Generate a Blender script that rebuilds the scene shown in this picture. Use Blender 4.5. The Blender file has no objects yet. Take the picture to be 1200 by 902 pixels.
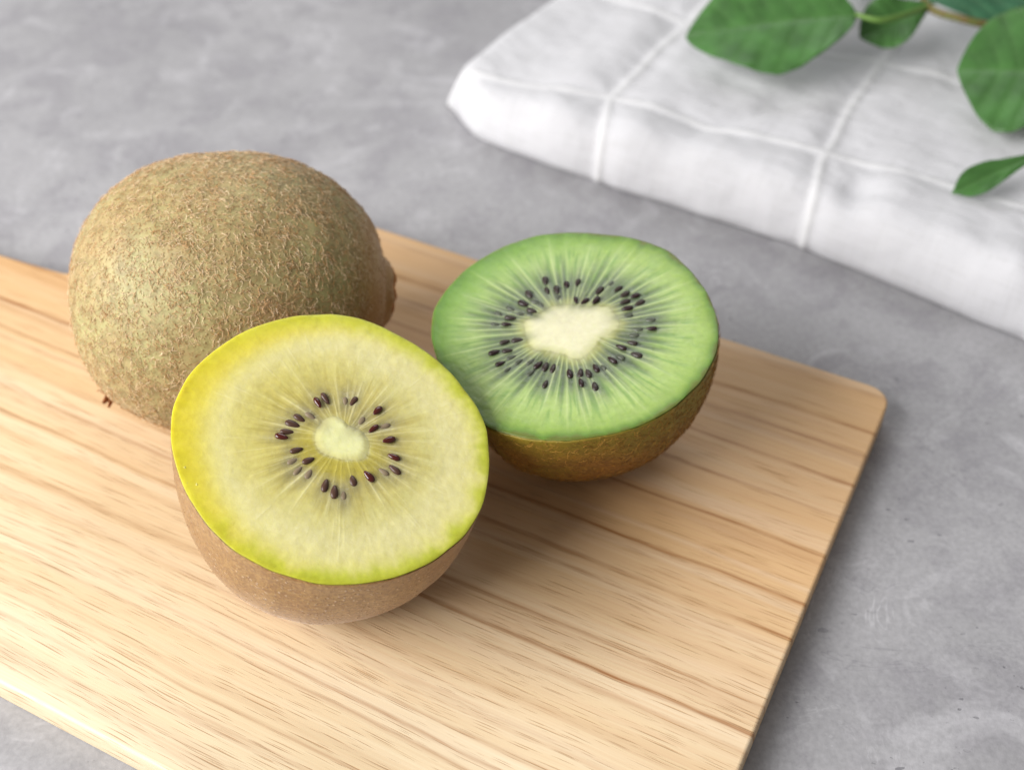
import bpy, bmesh, math, random
import numpy as np
from mathutils import Vector, Matrix, noise

S = bpy.context.scene
COL = S.collection
rng = np.random.default_rng(7)
random.seed(7)
PI = math.pi

# ------------------------------------------------------------------ camera
cam_d = bpy.data.cameras.new('camera')
cam = bpy.data.objects.new('camera', cam_d)
COL.objects.link(cam)
cam.location = (0, 0, 0.19)
cam.rotation_euler = (math.radians(90 - 43.8), 0, 0)
cam_d.sensor_width = 36
cam_d.lens = 42.3
cam_d.clip_start = 0.01
cam_d.clip_end = 50
cam_d.dof.use_dof = True
cam_d.dof.focus_distance = 0.213
cam_d.dof.aperture_fstop = 13
cam_d.dof.aperture_blades = 9
S.camera = cam

# ------------------------------------------------------------------ light
world = bpy.data.worlds.new('World')
S.world = world
world.use_nodes = True
wb = world.node_tree.nodes['Background']
wb.inputs[0].default_value = (1.0, 0.975, 0.95, 1)
wb.inputs[1].default_value = 0.26


def area(name, loc, target, sx, sy, power, color):
    d = bpy.data.lights.new(name, 'AREA')
    d.shape = 'RECTANGLE'
    d.size, d.size_y = sx, sy
    d.energy = power
    d.color = color
    o = bpy.data.objects.new(name, d)
    COL.objects.link(o)
    o.location = loc
    o.rotation_euler = (Vector(target) - Vector(loc)).to_track_quat('-Z', 'Y').to_euler()
    return o


area('window_light', (-0.66, -0.10, 0.48), (0, 0.17, 0), 0.72, 0.50, 14.9, (1.0, 0.985, 0.965))
area('back_window_light', (0.10, 1.5, 1.3), (0, 0.2, 0), 1.2, 0.8, 9.0, (0.97, 0.98, 1.0))

S.view_settings.view_transform = 'Standard'
S.view_settings.look = 'None'
S.view_settings.exposure = 0
S.view_settings.gamma = 1
S.render.engine = 'CYCLES'
S.cycles.max_bounces = 8
S.cycles.use_denoising = True


# ------------------------------------------------------------------ helpers
def lin(c, k=1.0):
    r = []
    for v in c:
        v = v / 255.0
        r.append((v / 12.92 if v <= 0.04045 else ((v + 0.055) / 1.055) ** 2.4) * k)
    return tuple(r)


def srgb2lin(a):
    a = a / 255.0
    return np.where(a <= 0.04045, a / 12.92, ((a + 0.055) / 1.055) ** 2.4)


class NT:
    """small node-building helper"""
    def __init__(self, name):
        self.m = bpy.data.materials.new(name)
        self.m.use_nodes = True
        self.t = self.m.node_tree
        self.bsdf = self.t.nodes['Principled BSDF']

    def n(self, typ, **kw):
        nd = self.t.nodes.new(typ)
        for k, v in kw.items():
            if k.startswith('i_'):
                key = k[2:]
                key = int(key) if key.isdigit() else key.replace('_', ' ')
                self.set(nd.inputs[key], v)
            else:
                setattr(nd, k, v)
        return nd

    def set(self, inp, v):
        if isinstance(v, bpy.types.NodeSocket):
            self.t.links.new(v, inp)
        else:
            if hasattr(inp.default_value, '__len__') and hasattr(v, '__len__') and len(v) == 3 and len(inp.default_value) == 4:
                v = (*v, 1)
            inp.default_value = v

    def math(self, op, a, b=None, c=None, clamp=False):
        nd = self.n('ShaderNodeMath', operation=op)
        nd.use_clamp = clamp
        self.set(nd.inputs[0], a)
        if b is not None:
            self.set(nd.inputs[1], b)
        if c is not None:
            self.set(nd.inputs[2], c)
        return nd.outputs[0]

    def mix(self, fac, a, b, blend='MIX'):
        nd = self.n('ShaderNodeMix', data_type='RGBA', blend_type=blend)
        self.set(nd.inputs[0], fac)
        self.set(nd.inputs[6], a)
        self.set(nd.inputs[7], b)
        return nd.outputs[2]

    def ramp(self, fac, stops, interp='LINEAR'):
        nd = self.n('ShaderNodeValToRGB')
        nd.color_ramp.interpolation = interp
        el = nd.color_ramp.elements
        while len(el) < len(stops):
            el.new(0.5)
        for e, (p, c) in zip(el, stops):
            e.position = p
            e.color = (*c, 1) if hasattr(c, '__len__') else (c, c, c, 1)
        self.set(nd.inputs[0], fac)
        return nd.outputs[0]

    def coord(self, scale=(1, 1, 1), loc=(0, 0, 0), rot=(0, 0, 0), kind='Object'):
        tc = self.n('ShaderNodeTexCoord')
        mp = self.n('ShaderNodeMapping')
        mp.inputs['Scale'].default_value = scale
        mp.inputs['Location'].default_value = loc
        mp.inputs['Rotation'].default_value = rot
        self.t.links.new(tc.outputs[kind], mp.inputs['Vector'])
        return mp.outputs[0]

    def noise(self, vec, scale, detail=4, rough=0.5, dist=0.0):
        nd = self.n('ShaderNodeTexNoise')
        self.t.links.new(vec, nd.inputs['Vector'])
        nd.inputs['Scale'].default_value = scale
        nd.inputs['Detail'].default_value = detail
        nd.inputs['Roughness'].default_value = rough
        nd.inputs['Distortion'].default_value = dist
        return nd.outputs[0]

    def bump(self, h, strength, dist, normal=None):
        nd = self.n('ShaderNodeBump')
        self.set(nd.inputs['Strength'], strength)
        nd.inputs['Distance'].default_value = dist
        self.t.links.new(h, nd.inputs['Height'])
        if normal is not None:
            self.t.links.new(normal, nd.inputs['Normal'])
        return nd.outputs[0]

    def P(self, **kw):
        for k, v in kw.items():
            self.set(self.bsdf.inputs[k.replace('_', ' ')], v)
        return self.m


def mesh_np(name, V, F, mat, parent=None, loc=(0, 0, 0), smooth=True, cols=None, colname='tint', extra=None):
    me = bpy.data.meshes.new(name)
    V = np.asarray(V, dtype=np.float32)
    F = np.asarray(F, dtype=np.int32)
    k = F.shape[1]
    me.vertices.add(len(V))
    me.vertices.foreach_set('co', V.ravel())
    me.loops.add(F.size)
    me.loops.foreach_set('vertex_index', F.ravel())
    me.polygons.add(len(F))
    me.polygons.foreach_set('loop_start', np.arange(0, F.size, k, dtype=np.int32))
    me.update(calc_edges=True)
    if smooth:
        me.polygons.foreach_set('use_smooth', np.ones(len(F), dtype=bool))
    if cols is not None:
        a = me.color_attributes.new(colname, 'FLOAT_COLOR', 'POINT')
        c4 = np.ones((len(V), 4), dtype=np.float32)
        c4[:, :3] = cols
        a.data.foreach_set('color', c4.ravel())
    if extra is not None:
        a = me.attributes.new('wet', 'FLOAT', 'POINT')
        a.data.foreach_set('value', np.asarray(extra, dtype=np.float32))
    me.materials.append(mat)
    o = bpy.data.objects.new(name, me)
    COL.objects.link(o)
    o.location = loc
    if parent is not None:
        o.parent = parent
    return o


def grid_faces(nr, nc, wrap=True, flip=False):
    """rows x cols vertex grid -> quads"""
    r = np.arange(nr - 1)[:, None]
    c = np.arange(nc if wrap else nc - 1)[None, :]
    c2 = (c + 1) % nc
    a, b, d, e = r * nc + c, r * nc + c2, (r + 1) * nc + c2, (r + 1) * nc + c
    a, b, d, e = np.broadcast_arrays(a, b, d, e)
    F = np.stack([a, b, d, e], -1).reshape(-1, 4)
    return F[:, ::-1] if flip else F


def thing(name, label, cat, loc=(0, 0, 0), rz=0):
    o = bpy.data.objects.new(name, None)
    o.empty_display_size = 0.01
    COL.objects.link(o)
    o.location = loc
    o.rotation_euler = (0, 0, rz)
    o['label'] = label
    o['category'] = cat
    return o


def interp_closed(ang, pts_ang, pts_r):
    """smooth periodic interpolation of a radius over the angle"""
    o = np.argsort(pts_ang)
    a, r = pts_ang[o], pts_r[o]
    a3 = np.concatenate([a - 2 * PI, a, a + 2 * PI])
    r3 = np.concatenate([r, r, r])
    base = np.interp(ang, a3, r3)
    acc = np.zeros_like(ang)
    ws = 0
    for k in np.linspace(-0.16, 0.16, 9):
        w = math.exp(-(k / 0.1) ** 2)
        acc += w * np.interp((ang + k + PI) % (2 * PI) - PI, a3, r3)
        ws += w
    return 0.15 * base + 0.85 * acc / ws


def fourier(ang, nlo, nhi, seed, fall=1.0):
    g = np.random.default_rng(seed)
    v = np.zeros_like(ang)
    tot = 0
    for k in range(nlo, nhi + 1):
        a = g.normal() * k ** (-fall)
        v = v + a * np.cos(k * ang + g.uniform(0, 2 * PI))
        tot += a * a / 2
    return v / math.sqrt(tot + 1e-12)


def vnoise(P, scale, seed=0.0, octaves=1):
    out = np.empty(len(P))
    for i, p in enumerate(P):
        v = Vector((float(p[0]) * scale + seed, float(p[1]) * scale - seed, (float(p[2]) if len(p) > 2 else 0.0) * scale + seed * 0.3))
        out[i] = noise.noise(v) if octaves == 1 else noise.fractal(v, 1.0, 2.0, octaves)
    return out


def smoothstep(a, b, x):
    t = np.clip((x - a) / (b - a), 0, 1)
    return t * t * (3 - 2 * t)


# ------------------------------------------------------------------ materials
def mat_table():
    t = NT('grey_plaster')
    v = t.coord()
    a = t.noise(v, 14, 6, 0.62, 0.3)
    b = t.noise(v, 55, 8, 0.65, 0.6)
    base = t.mix(t.ramp(a, [(0.35, 0.0), (0.68, 1.0)]), lin((152, 151, 154)), lin((170, 169, 172)))
    base = t.mix(t.ramp(b, [(0.38, 0.6), (0.52, 0.0)]), base, lin((142, 140, 145)))
    base = t.mix(t.ramp(t.noise(v, 38, 5, 0.6, 1.8), [(0.54, 0.0), (0.70, 0.5)]), base, lin((190, 189, 193)))
    # trowelled veins
    w = t.noise(t.coord((1, 1.7, 1), rot=(0, 0, 0.5)), 24, 5, 0.7, 1.2)
    vein = t.math('ABSOLUTE', t.math('SUBTRACT', w, 0.5))
    vf = t.math('MULTIPLY', t.ramp(vein, [(0.0, 1.0), (0.012, 0.0)]), t.ramp(t.noise(v, 17, 2), [(0.5, 0.0), (0.62, 0.4)]))
    base = t.mix(vf, base, lin((118, 116, 122)))
    w2 = t.noise(t.coord((1.3, 1, 1), rot=(0, 0, -0.4), loc=(3, 1, 0)), 31, 5, 0.7, 1.0)
    vein2 = t.math('ABSOLUTE', t.math('SUBTRACT', w2, 0.5))
    vf2 = t.math('MULTIPLY', t.ramp(vein2, [(0.0, 1.0), (0.012, 0.0)]), t.ramp(t.noise(v, 22, 2), [(0.52, 0.0), (0.64, 0.3)]))
    base = t.mix(vf2, base, lin((210, 209, 213)))
    # small pits
    pit = t.noise(t.coord((0.8, 1.6, 1), rot=(0, 0, 0.4)), 480, 2, 0.4)
    pf = t.math('MULTIPLY', t.ramp(pit, [(0.70, 0.0), (0.73, 0.8)]), t.ramp(t.noise(v, 45, 2), [(0.5, 0.0), (0.6, 0.8)]))
    base = t.mix(pf, base, lin((95, 94, 100)))
    fine = t.noise(v, 900, 3, 0.6)
    base = t.mix(0.16, base, t.ramp(fine, [(0.3, 0.12), (0.7, 0.75)]), 'OVERLAY')
    h = t.math('ADD', t.math('MULTIPLY', b, 0.6), t.math('SUBTRACT', t.math('MULTIPLY', fine, 0.25), pf))
    return t.P(Base_Color=base, Roughness=t.ramp(a, [(0.3, 0.5), (0.7, 0.66)]), Normal=t.bump(h, 0.35, 0.0006), Specular_IOR_Level=0.35)


def mat_wood():
    t = NT('pale_timber')
    tc = t.n('ShaderNodeTexCoord')
    obj = tc.outputs['Object']
    sep = t.n('ShaderNodeSeparateXYZ')
    t.t.links.new(obj, sep.inputs[0])
    x, y, z = sep.outputs
    # grain coordinate: across the board, wandering slowly along it
    wv = t.coord((7, 26, 26))
    warp = t.math('MULTIPLY', t.math('SUBTRACT', t.noise(wv, 1.0, 2, 0.5), 0.5), 0.0060)
    wv2 = t.coord((22, 90, 90))
    warp2 = t.math('MULTIPLY', t.math('SUBTRACT', t.noise(wv2, 1.0, 3, 0.6), 0.5), 0.0016)
    zz = t.math('MULTIPLY', z, 0.35)
    v = t.math('ADD', t.math('ADD', y, warp), t.math('ADD', warp2, zz))
    cmb = t.n('ShaderNodeCombineXYZ')
    t.set(cmb.inputs[0], x); t.set(cmb.inputs[1], v); t.set(cmb.inputs[2], t.math('MULTIPLY', z, 0.2))

    def g(sx, sy, scale=1.0, detail=3, rough=0.55, off=0.0):
        mp = t.n('ShaderNodeMapping')
        mp.inputs['Scale'].default_value = (sx, sy, sy)
        mp.inputs['Location'].default_value = (off, off * 0.7, 0)
        t.t.links.new(cmb.outputs[0], mp.inputs[0])
        return t.noise(mp.outputs[0], scale, detail, rough)

    base = t.ramp(g(5, 70, off=1), [(0.32, lin((215, 194, 158))), (0.5, lin((222, 204, 171))), (0.66, lin((227, 212, 183)))])
    # warm brown of the shaded wood painted into the colour towards the far edge
    far = t.ramp(t.math('ADD', t.math('MULTIPLY', y, 6.0), 0.5), [(0.1, 0.0), (0.62, 1.0)])
    near = t.ramp(t.math('ADD', t.math('MULTIPLY', y, -6.0), 0.5), [(0.25, 0.0), (0.6, 1.0)])
    base = t.mix(t.math('MULTIPLY', far, 0.72), base, lin((208, 158, 100)))
    streak = g(4, 420, off=5, detail=3, rough=0.5)
    base = t.mix(t.ramp(streak, [(0.46, 0.0), (0.75, 0.10)]), base, lin((192, 154, 104)))
    base = t.mix(t.ramp(g(3.5, 200, off=9), [(0.5, 0.0), (0.75, 0.3)]), base, lin((238, 224, 200)))
    base = t.mix(t.ramp(g(3, 1100, off=15, detail=2), [(0.5, 0.0), (0.75, 0.12)]), base, lin((186, 146, 96)))
    # growth lines at the places where the board has them: (y, half width, strength)
    lines = [(0.0706, .0010, .30), (0.0592, .0005, .8), (0.0520, .0005, .72), (0.0500, .0016, .22), (0.0432, .0005, .7), (0.0330, .0005, .85),
             (0.0215, .0004, .75), (0.0190, .0016, .22), (0.0078, .0005, 1.0), (0.0060, .0018, .25), (-0.0005, .0004, .75), (-0.0034, .0005, .3), (-0.0100, .0011, .2),
             (-0.0160, .0005, .62), (-0.0180, .0020, .18), (-0.0219, .0005, .8), (-0.0262, .0008, .25), (-0.0345, .001, .3),
             (-0.0400, .0012, .25), (-0.0485, .0005, .5), (-0.0512, .0005, .52), (-0.0448, .0004, .4), (-0.0600, .0004, .4), (-0.0575, .001, .2), (-0.0640, .0010, .32), (-0.0690, .0012, .42), (-0.0705, .0005, .5), (-0.0717, .0006, .3)]
    tot = None
    for (y0, w, s) in lines:
        d = t.math('MULTIPLY', t.math('SUBTRACT', v, y0), 1.0 / w)
        e = t.math('MULTIPLY', t.math('EXPONENT', t.math('MULTIPLY', t.math('MULTIPLY', d, d), -1.0)), s)
        tot = e if tot is None else t.math('ADD', tot, e)
    brk = t.ramp(g(70, 1500, off=3, detail=3), [(0.36, 0.5), (0.60, 1.15)])
    brk2 = t.ramp(g(14, 70, off=13, detail=2), [(0.36, 0.4), (0.62, 1.0)])
    lf = t.math('MULTIPLY', t.math('MULTIPLY', tot, brk), brk2, clamp=True)
    base = t.mix(lf, base, lin((148, 92, 42)))
    # open pores: short separate dashes along the grain, denser near the growth lines and in the near half
    def pores(sx, sy, off, thin):
        mp = t.n('ShaderNodeMapping')
        mp.inputs['Scale'].default_value = (sx, sy, sy)
        mp.inputs['Location'].default_value = (off, off * 0.7, 0.3)
        t.t.links.new(cmb.outputs[0], mp.inputs[0])
        vo = t.n('ShaderNodeTexVoronoi', feature='F1')
        vo.inputs['Scale'].default_value = 1.0
        t.t.links.new(mp.outputs[0], vo.inputs['Vector'])
        sepc = t.n('ShaderNodeSeparateColor')
        t.t.links.new(vo.outputs['Color'], sepc.inputs[0])
        size = t.math('MULTIPLY', t.math('ADD', sepc.outputs[0], 0.25), thin)
        m_ = t.math('SUBTRACT', 1.0, t.math('DIVIDE', vo.outputs['Distance'], size), clamp=True)
        m_ = t.math('MULTIPLY', m_, 1.7, clamp=True)
        # which of the pores are dark enough to see
        dn = t.math('ADD', t.math('MULTIPLY', near, 0.34), t.math('ADD', t.math('MULTIPLY', tot, 0.7), t.math('MULTIPLY', t.math('SUBTRACT', g(9, 130, off=off + 3, detail=2), 0.5), 1.5)))
        vis = t.math('MULTIPLY', t.math('SUBTRACT', t.math('ADD', dn, 0.30), sepc.outputs[1]), 4.0, clamp=True)
        return t.math('MULTIPLY', m_, vis)
    pf = t.math('MAXIMUM', pores(75, 2700, 21, 0.40), t.math('MULTIPLY', pores(130, 4000, 51, 0.40), 0.85))
    base = t.mix(t.math('MULTIPLY', pf, 0.58), base, lin((160, 114, 64)))
    fib = g(25, 2200, off=41, detail=2)
    base = t.mix(0.13, base, t.ramp(fib, [(0.3, 0.15), (0.7, 0.8)]), 'OVERLAY')
    # end grain on the short ends is duller
    h = t.math('SUBTRACT', t.math('MULTIPLY', fib, 0.35), t.math('ADD', pf, t.math('MULTIPLY', lf, 0.1)))
    return t.P(Base_Color=base, Roughness=t.ramp(streak, [(0.3, 0.46), (0.7, 0.6)]), Normal=t.bump(h, 0.4, 0.00016), Specular_IOR_Level=0.35)


def mat_flesh(name, gold):
    t = NT(name)
    c = t.n('ShaderNodeVertexColor', layer_name='tint').outputs[0]
    v = t.coord()
    f1 = t.noise(v, 900, 3, 0.6)
    f2 = t.noise(v, 2600, 2, 0.6)
    f3 = t.noise(v, 330, 4, 0.6)
    c = t.mix(0.10, c, t.ramp(f1, [(0.3, 0.2), (0.7, 0.8)]), 'OVERLAY')
    c = t.mix(0.04, c, t.ramp(f3, [(0.3, 0.2), (0.7, 0.8)]), 'OVERLAY')
    h = t.math('ADD', t.math('MULTIPLY', f1, 0.6), t.math('ADD', t.math('MULTIPLY', f2, 0.25), t.math('MULTIPLY', f3, 0.8)))
    wet = t.n('ShaderNodeAttribute', attribute_name='wet').outputs['Fac']
    glint = t.noise(t.coord((1, 1, 0.3)), 520, 3, 0.6)
    h = t.math('ADD', h, t.math('MULTIPLY', t.math('MULTIPLY', glint, wet), 5.0))
    t.P(Base_Color=c, Coat_Weight=t.math('MULTIPLY', wet, 0.9, clamp=True), Coat_Roughness=0.10, Coat_IOR=1.4, Coat_Normal=t.bump(h, 0.5, 0.0004), Roughness=t.ramp(f3, [(0.35, 0.32), (0.65, 0.5)]), Normal=t.bump(h, 0.28, 0.00022),
        Subsurface_Weight=0.5, Subsurface_Radius=(1.0, 0.9, 0.35) if gold else (0.8, 1.0, 0.4), Subsurface_Scale=0.0022,
        Specular_IOR_Level=0.4)
    return t.m


def mat_seed(name, col, rough, spec):
    t = NT(name)
    v = t.coord()
    f = t.noise(v, 1500, 2)
    t.P(Base_Color=t.mix(f, col, tuple(x * 1.6 for x in col)), Roughness=rough, Specular_IOR_Level=spec)
    return t.m


def mat_fuzz(name, k=1.0):
    t = NT(name)
    c = t.n('ShaderNodeVertexColor', layer_name='tint').outputs[0]
    t.P(Base_Color=c, Roughness=0.55, Specular_IOR_Level=0.3, Subsurface_Weight=0.0)
    return t.m


def mat_skin_hairy(name, warm):
    t = NT(name)
    v = t.coord()
    a = t.noise(v, 60, 4, 0.6)
    b = t.noise(v, 420, 4, 0.65)
    c = t.noise(v, 1500, 2, 0.6)
    if warm:
        g, br, dk = lin((122, 104, 32)), lin((142, 94, 34)), lin((104, 68, 26))
    else:
        g, br, dk = lin((168, 161, 108)), lin((170, 148, 102)), lin((132, 116, 74))
    base = t.mix(t.ramp(a, [(0.4, 0.0), (0.62, 1.0)]), g, br)
    base = t.mix(t.ramp(b, [(0.4, 0.7), (0.56, 0.0)]), base, dk)
    base = t.mix(t.ramp(c, [(0.55, 0.0), (0.7, 0.5)]), base, lin((182, 150, 108)) if not warm else lin((170, 124, 58)))
    vor = t.n('ShaderNodeTexVoronoi', feature='F1')
    vor.inputs['Scale'].default_value = 1000
    t.t.links.new(v, vor.inputs['Vector'])
    dots = t.ramp(vor.outputs['Distance'], [(0.12, 1.0), (0.3, 0.0)])
    base = t.mix(t.math('MULTIPLY', dots, 0.35), base, lin((140, 98, 58)))
    if not warm:   # orange-brown peel round the stem end
        sp = t.n('ShaderNodeSeparateXYZ'); t.t.links.new(v, sp.inputs[0])
        xf = t.ramp(t.math('ADD', t.math('MULTIPLY', sp.outputs[0], 30.0), t.math('MULTIPLY', a, 0.1)), [(0.90, 0.0), (1.02, 0.7)])
        base = t.mix(xf, base, lin((176, 126, 68)))
    if warm:   # the peel is thin and green close to the cut
        sp = t.n('ShaderNodeSeparateXYZ'); t.t.links.new(v, sp.inputs[0])
        zf = t.ramp(t.math('ADD', t.math('MULTIPLY', sp.outputs[2], 30.0), t.math('MULTIPLY', a, 0.2)), [(0.75, 0.0), (1.0, 0.6)])
        base = t.mix(zf, base, lin((128, 122, 30)))
    h = t.math('ADD', t.math('MULTIPLY', b, 1.0), t.math('ADD', t.math('MULTIPLY', dots, 0.8), t.math('MULTIPLY', c, 0.4)))
    t.P(Base_Color=base, Roughness=0.52, Normal=t.bump(h, 0.5, 0.0003), Specular_IOR_Level=0.4,
        Sheen_Weight=0.0 if warm else 0.18, Sheen_Roughness=0.4, Sheen_Tint=(1, 0.9, 0.8))
    return t.m


def mat_skin_smooth():
    t = NT('smooth_brown_peel')
    v = t.coord()
    a = t.noise(v, 55, 4, 0.6)
    b = t.noise(v, 300, 5, 0.7)
    base = t.mix(t.ramp(a, [(0.38, 0.0), (0.64, 1.0)]), lin((156, 116, 62)), lin((174, 138, 88)))
    vor = t.n('ShaderNodeTexVoronoi', feature='F1')
    vor.inputs['Scale'].default_value = 1150
    vor.inputs['Randomness'].default_value = 1.0
    t.t.links.new(t.coord((1, 1, 0.7)), vor.inputs['Vector'])
    dots = t.math('MULTIPLY', t.ramp(vor.outputs['Distance'], [(0.16, 1.0), (0.34, 0.0)]), t.math('MULTIPLY', t.ramp(b, [(0.40, 0.0), (0.56, 1.0)]), t.ramp(t.noise(v, 130, 2), [(0.35, 0.15), (0.62, 1.0)])))
    base = t.mix(t.math('MULTIPLY', dots, 0.75), base, lin((226, 200, 168)))
    sc = t.noise(t.coord((60, 60, 900)), 1.0, 3, 0.6)
    base = t.mix(t.math('MULTIPLY', t.ramp(sc, [(0.62, 0.0), (0.7, 1.0)]), 0.3), base, lin((120, 72, 34)))
    base = t.mix(t.ramp(t.noise(v, 1400, 3, 0.6), [(0.4, 0.6), (0.6, 0.0)]), base, lin((118, 78, 44)))
    h = t.math('ADD', dots, t.math('MULTIPLY', b, 0.8))
    t.P(Base_Color=base, Roughness=0.42, Normal=t.bump(h, 0.45, 0.0003), Specular_IOR_Level=0.5,
        Subsurface_Weight=0.15, Subsurface_Radius=(1, 0.6, 0.2), Subsurface_Scale=0.0015,
        Sheen_Weight=0.3, Sheen_Roughness=0.35, Sheen_Tint=(1, 0.9, 0.85))
    return t.m


def mat_cloth():
    t = NT('white_linen')
    tc = t.n('ShaderNodeTexCoord')
    uv = tc.outputs['UV']      # metres along and across the weave
    wx = t.n('ShaderNodeTexWave', wave_type='BANDS', bands_direction='X')
    wx.inputs['Scale'].default_value = 520; wx.inputs['Distortion'].default_value = 1.2; wx.inputs['Detail'].default_value = 1
    wy = t.n('ShaderNodeTexWave', wave_type='BANDS', bands_direction='Y')
    wy.inputs['Scale'].default_value = 480; wy.inputs['Distortion'].default_value = 1.2; wy.inputs['Detail'].default_value = 1
    t.t.links.new(uv, wx.inputs[0]); t.t.links.new(uv, wy.inputs[0])
    weave = t.math('ADD', wx.outputs[1], wy.outputs[1])
    mp = t.n('ShaderNodeMapping'); t.t.links.new(uv, mp.inputs[0]); mp.inputs['Scale'].default_value = (60, 900, 1)
    mq = t.n('ShaderNodeMapping'); t.t.links.new(uv, mq.inputs[0]); mq.inputs['Scale'].default_value = (900, 60, 1)
    slub = t.math('ADD', t.noise(mp.outputs[0], 1.0, 3), t.noise(mq.outputs[0], 1.0, 3))
    cord = t.n('ShaderNodeVertexColor', layer_name='tint').outputs[0]
    base = t.mix(t.ramp(slub, [(0.7, 0.0), (1.3, 1.0)]), lin((193, 193, 196)), lin((200, 200, 204)))
    base = t.mix(t.ramp(t.noise(t.coord(), 55, 3), [(0.35, 0.12), (0.6, 0.0)]), base, lin((187, 187, 190)))
    base = t.mix(t.math('MULTIPLY', cord, 0.8), base, lin((214, 214, 216)))
    h = t.math('ADD', t.math('MULTIPLY', weave, 0.35), slub)
    crease = t.noise(t.coord((1, 1, 1), rot=(0, 0, 0.5)), 80, 3, 0.55, 0.8)
    nb = t.bump(crease, 0.15, 0.002)
    t.P(Base_Color=base, Roughness=0.9, Normal=t.bump(h, 0.35, 0.00025, nb), Specular_IOR_Level=0.15,
        Sheen_Weight=0.25, Sheen_Roughness=0.5)
    return t.m


def mat_leaf(name, top, under, vein):
    t = NT(name)
    v = t.coord()
    a = t.noise(v, 130, 4, 0.6)
    tint = t.n('ShaderNodeVertexColor', layer_name='tint').outputs[0]
    geo = t.n('ShaderNodeNewGeometry')
    top_c = t.mix(t.ramp(a, [(0.35, 0.0), (0.65, 1.0)]), tuple(x * 0.75 for x in top), tuple(x * 1.25 for x in top))
    base = t.mix(geo.outputs['Backfacing'], top_c, under)
    base = t.mix(t.math('MULTIPLY', tint, 0.5), base, vein)
    t.P(Base_Color=base, Roughness=0.42, Normal=t.bump(t.math('ADD', a, t.math('MULTIPLY', tint, -0.8)), 0.35, 0.0008), Specular_IOR_Level=0.4)
    # light through the blade
    tr = t.n('ShaderNodeBsdfTranslucent'); t.set(tr.inputs[0], tuple(x * 1.6 for x in top))
    mx = t.n('ShaderNodeMixShader'); mx.inputs[0].default_value = 0.22
    out = t.t.nodes['Material Output']
    t.t.links.new(t.bsdf.outputs[0], mx.inputs[1]); t.t.links.new(tr.outputs[0], mx.inputs[2])
    t.t.links.new(mx.outputs[0], out.inputs[0])
    return t.m


def mat_plain(name, c1, c2, scale, rough=0.6):
    t = NT(name)
    a = t.noise(t.coord(), scale, 4, 0.6)
    t.P(Base_Color=t.mix(t.ramp(a, [(0.35, 0.0), (0.65, 1.0)]), c1, c2), Roughness=rough, Normal=t.bump(a, 0.4, 0.0004), Specular_IOR_Level=0.35)
    return t.m


# ------------------------------------------------------------------ the table
Z_TABLE = -0.007
bm = bmesh.new()
bmesh.ops.create_cube(bm, size=1.0, matrix=Matrix.Translation((0, 0.35, Z_TABLE - 0.015)) @ Matrix.Diagonal((2.4, 1.6, 0.03, 1)))
me = bpy.data.meshes.new('table_surface')
bm.to_mesh(me); bm.free()
me.materials.append(mat_table())
table = bpy.data.objects.new('table_surface', me)
COL.objects.link(table)
table['kind'] = 'structure'
table['label'] = 'mottled grey plaster-look table surface under everything'

# ------------------------------------------------------------------ the cutting board
# local x runs along the grain, local y across it; the outline has a handle at the left
def board_outline():
    xr, xl, hw = 0.0800, -0.070, 0.0745
    pts = []
    rc = 0.0052
    for sgn in (1,):
        for k in range(10):                     # near right corner
            a = -PI / 2 + k / 9 * PI / 2
            pts.append((xr - rc + rc * math.cos(a), -hw + rc + rc * math.sin(a)))
        for k in range(10):                     # far right corner
            a = k / 9 * PI / 2
            pts.append((xr - rc + rc * math.cos(a), hw - rc + rc * math.sin(a)))
    # far side: body edge, shoulder as an S-curve down to the handle
    far = []
    for k in range(12):
        far.append((0.055 - k * 0.0115, hw))
    x0, x1, y0, y1 = -0.0745, -0.1200, hw, 0.0218
    for k in range(1, 25):
        s = k / 24
        yy = y0 + (y1 - y0) * (s * s * (3 - 2 * s))
        far.append((x0 + (x1 - x0) * (s * 0.75 + 0.25 * s * s), yy))
    for k in range(1, 9):
        s = k / 8
        far.append((x1 - 0.07 * s, y1 - 0.0028 * math.sin(min(s * 1.3, 1) * PI * 0.5) + 0.003 * max(0, s - .5)))
    yh = far[-1][1]
    xh = far[-1][0]
    end = [(xh - yh * math.sin(a), yh * math.cos(a)) for a in np.linspace(0.15, PI - 0.15, 14)]
    pts += far + end + [(p[0], -p[1]) for p in reversed(far)]
    return pts


bm = bmesh.new()
ol = board_outline()
vs = [bm.verts.new((x, y, 0)) for x, y in ol]
f = bm.faces.new(vs)
if f.normal.z < 0:
    f.normal_flip()
r = bmesh.ops.extrude_face_region(bm, geom=[f])
bmesh.ops.translate(bm, verts=[v for v in r['geom'] if isinstance(v, bmesh.types.BMVert)], vec=(0, 0, -0.007))
bmesh.ops.recalc_face_normals(bm, faces=bm.faces)
rim = [e for e in bm.edges if len(e.link_faces) == 2 and any(abs(abs(ff.normal.z) - 1) < 1e-3 for ff in e.link_faces) and any(abs(ff.normal.z) < 0.1 for ff in e.link_faces)]
bmesh.ops.bevel(bm, geom=rim, offset=0.0007, segments=3, affect='EDGES', profile=0.6)
me = bpy.data.meshes.new('cutting_board')
bm.to_mesh(me); bm.free()
me.materials.append(mat_wood())
board = bpy.data.objects.new('cutting_board', me)
COL.objects.link(board)
A = math.radians(-27.06)
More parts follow.
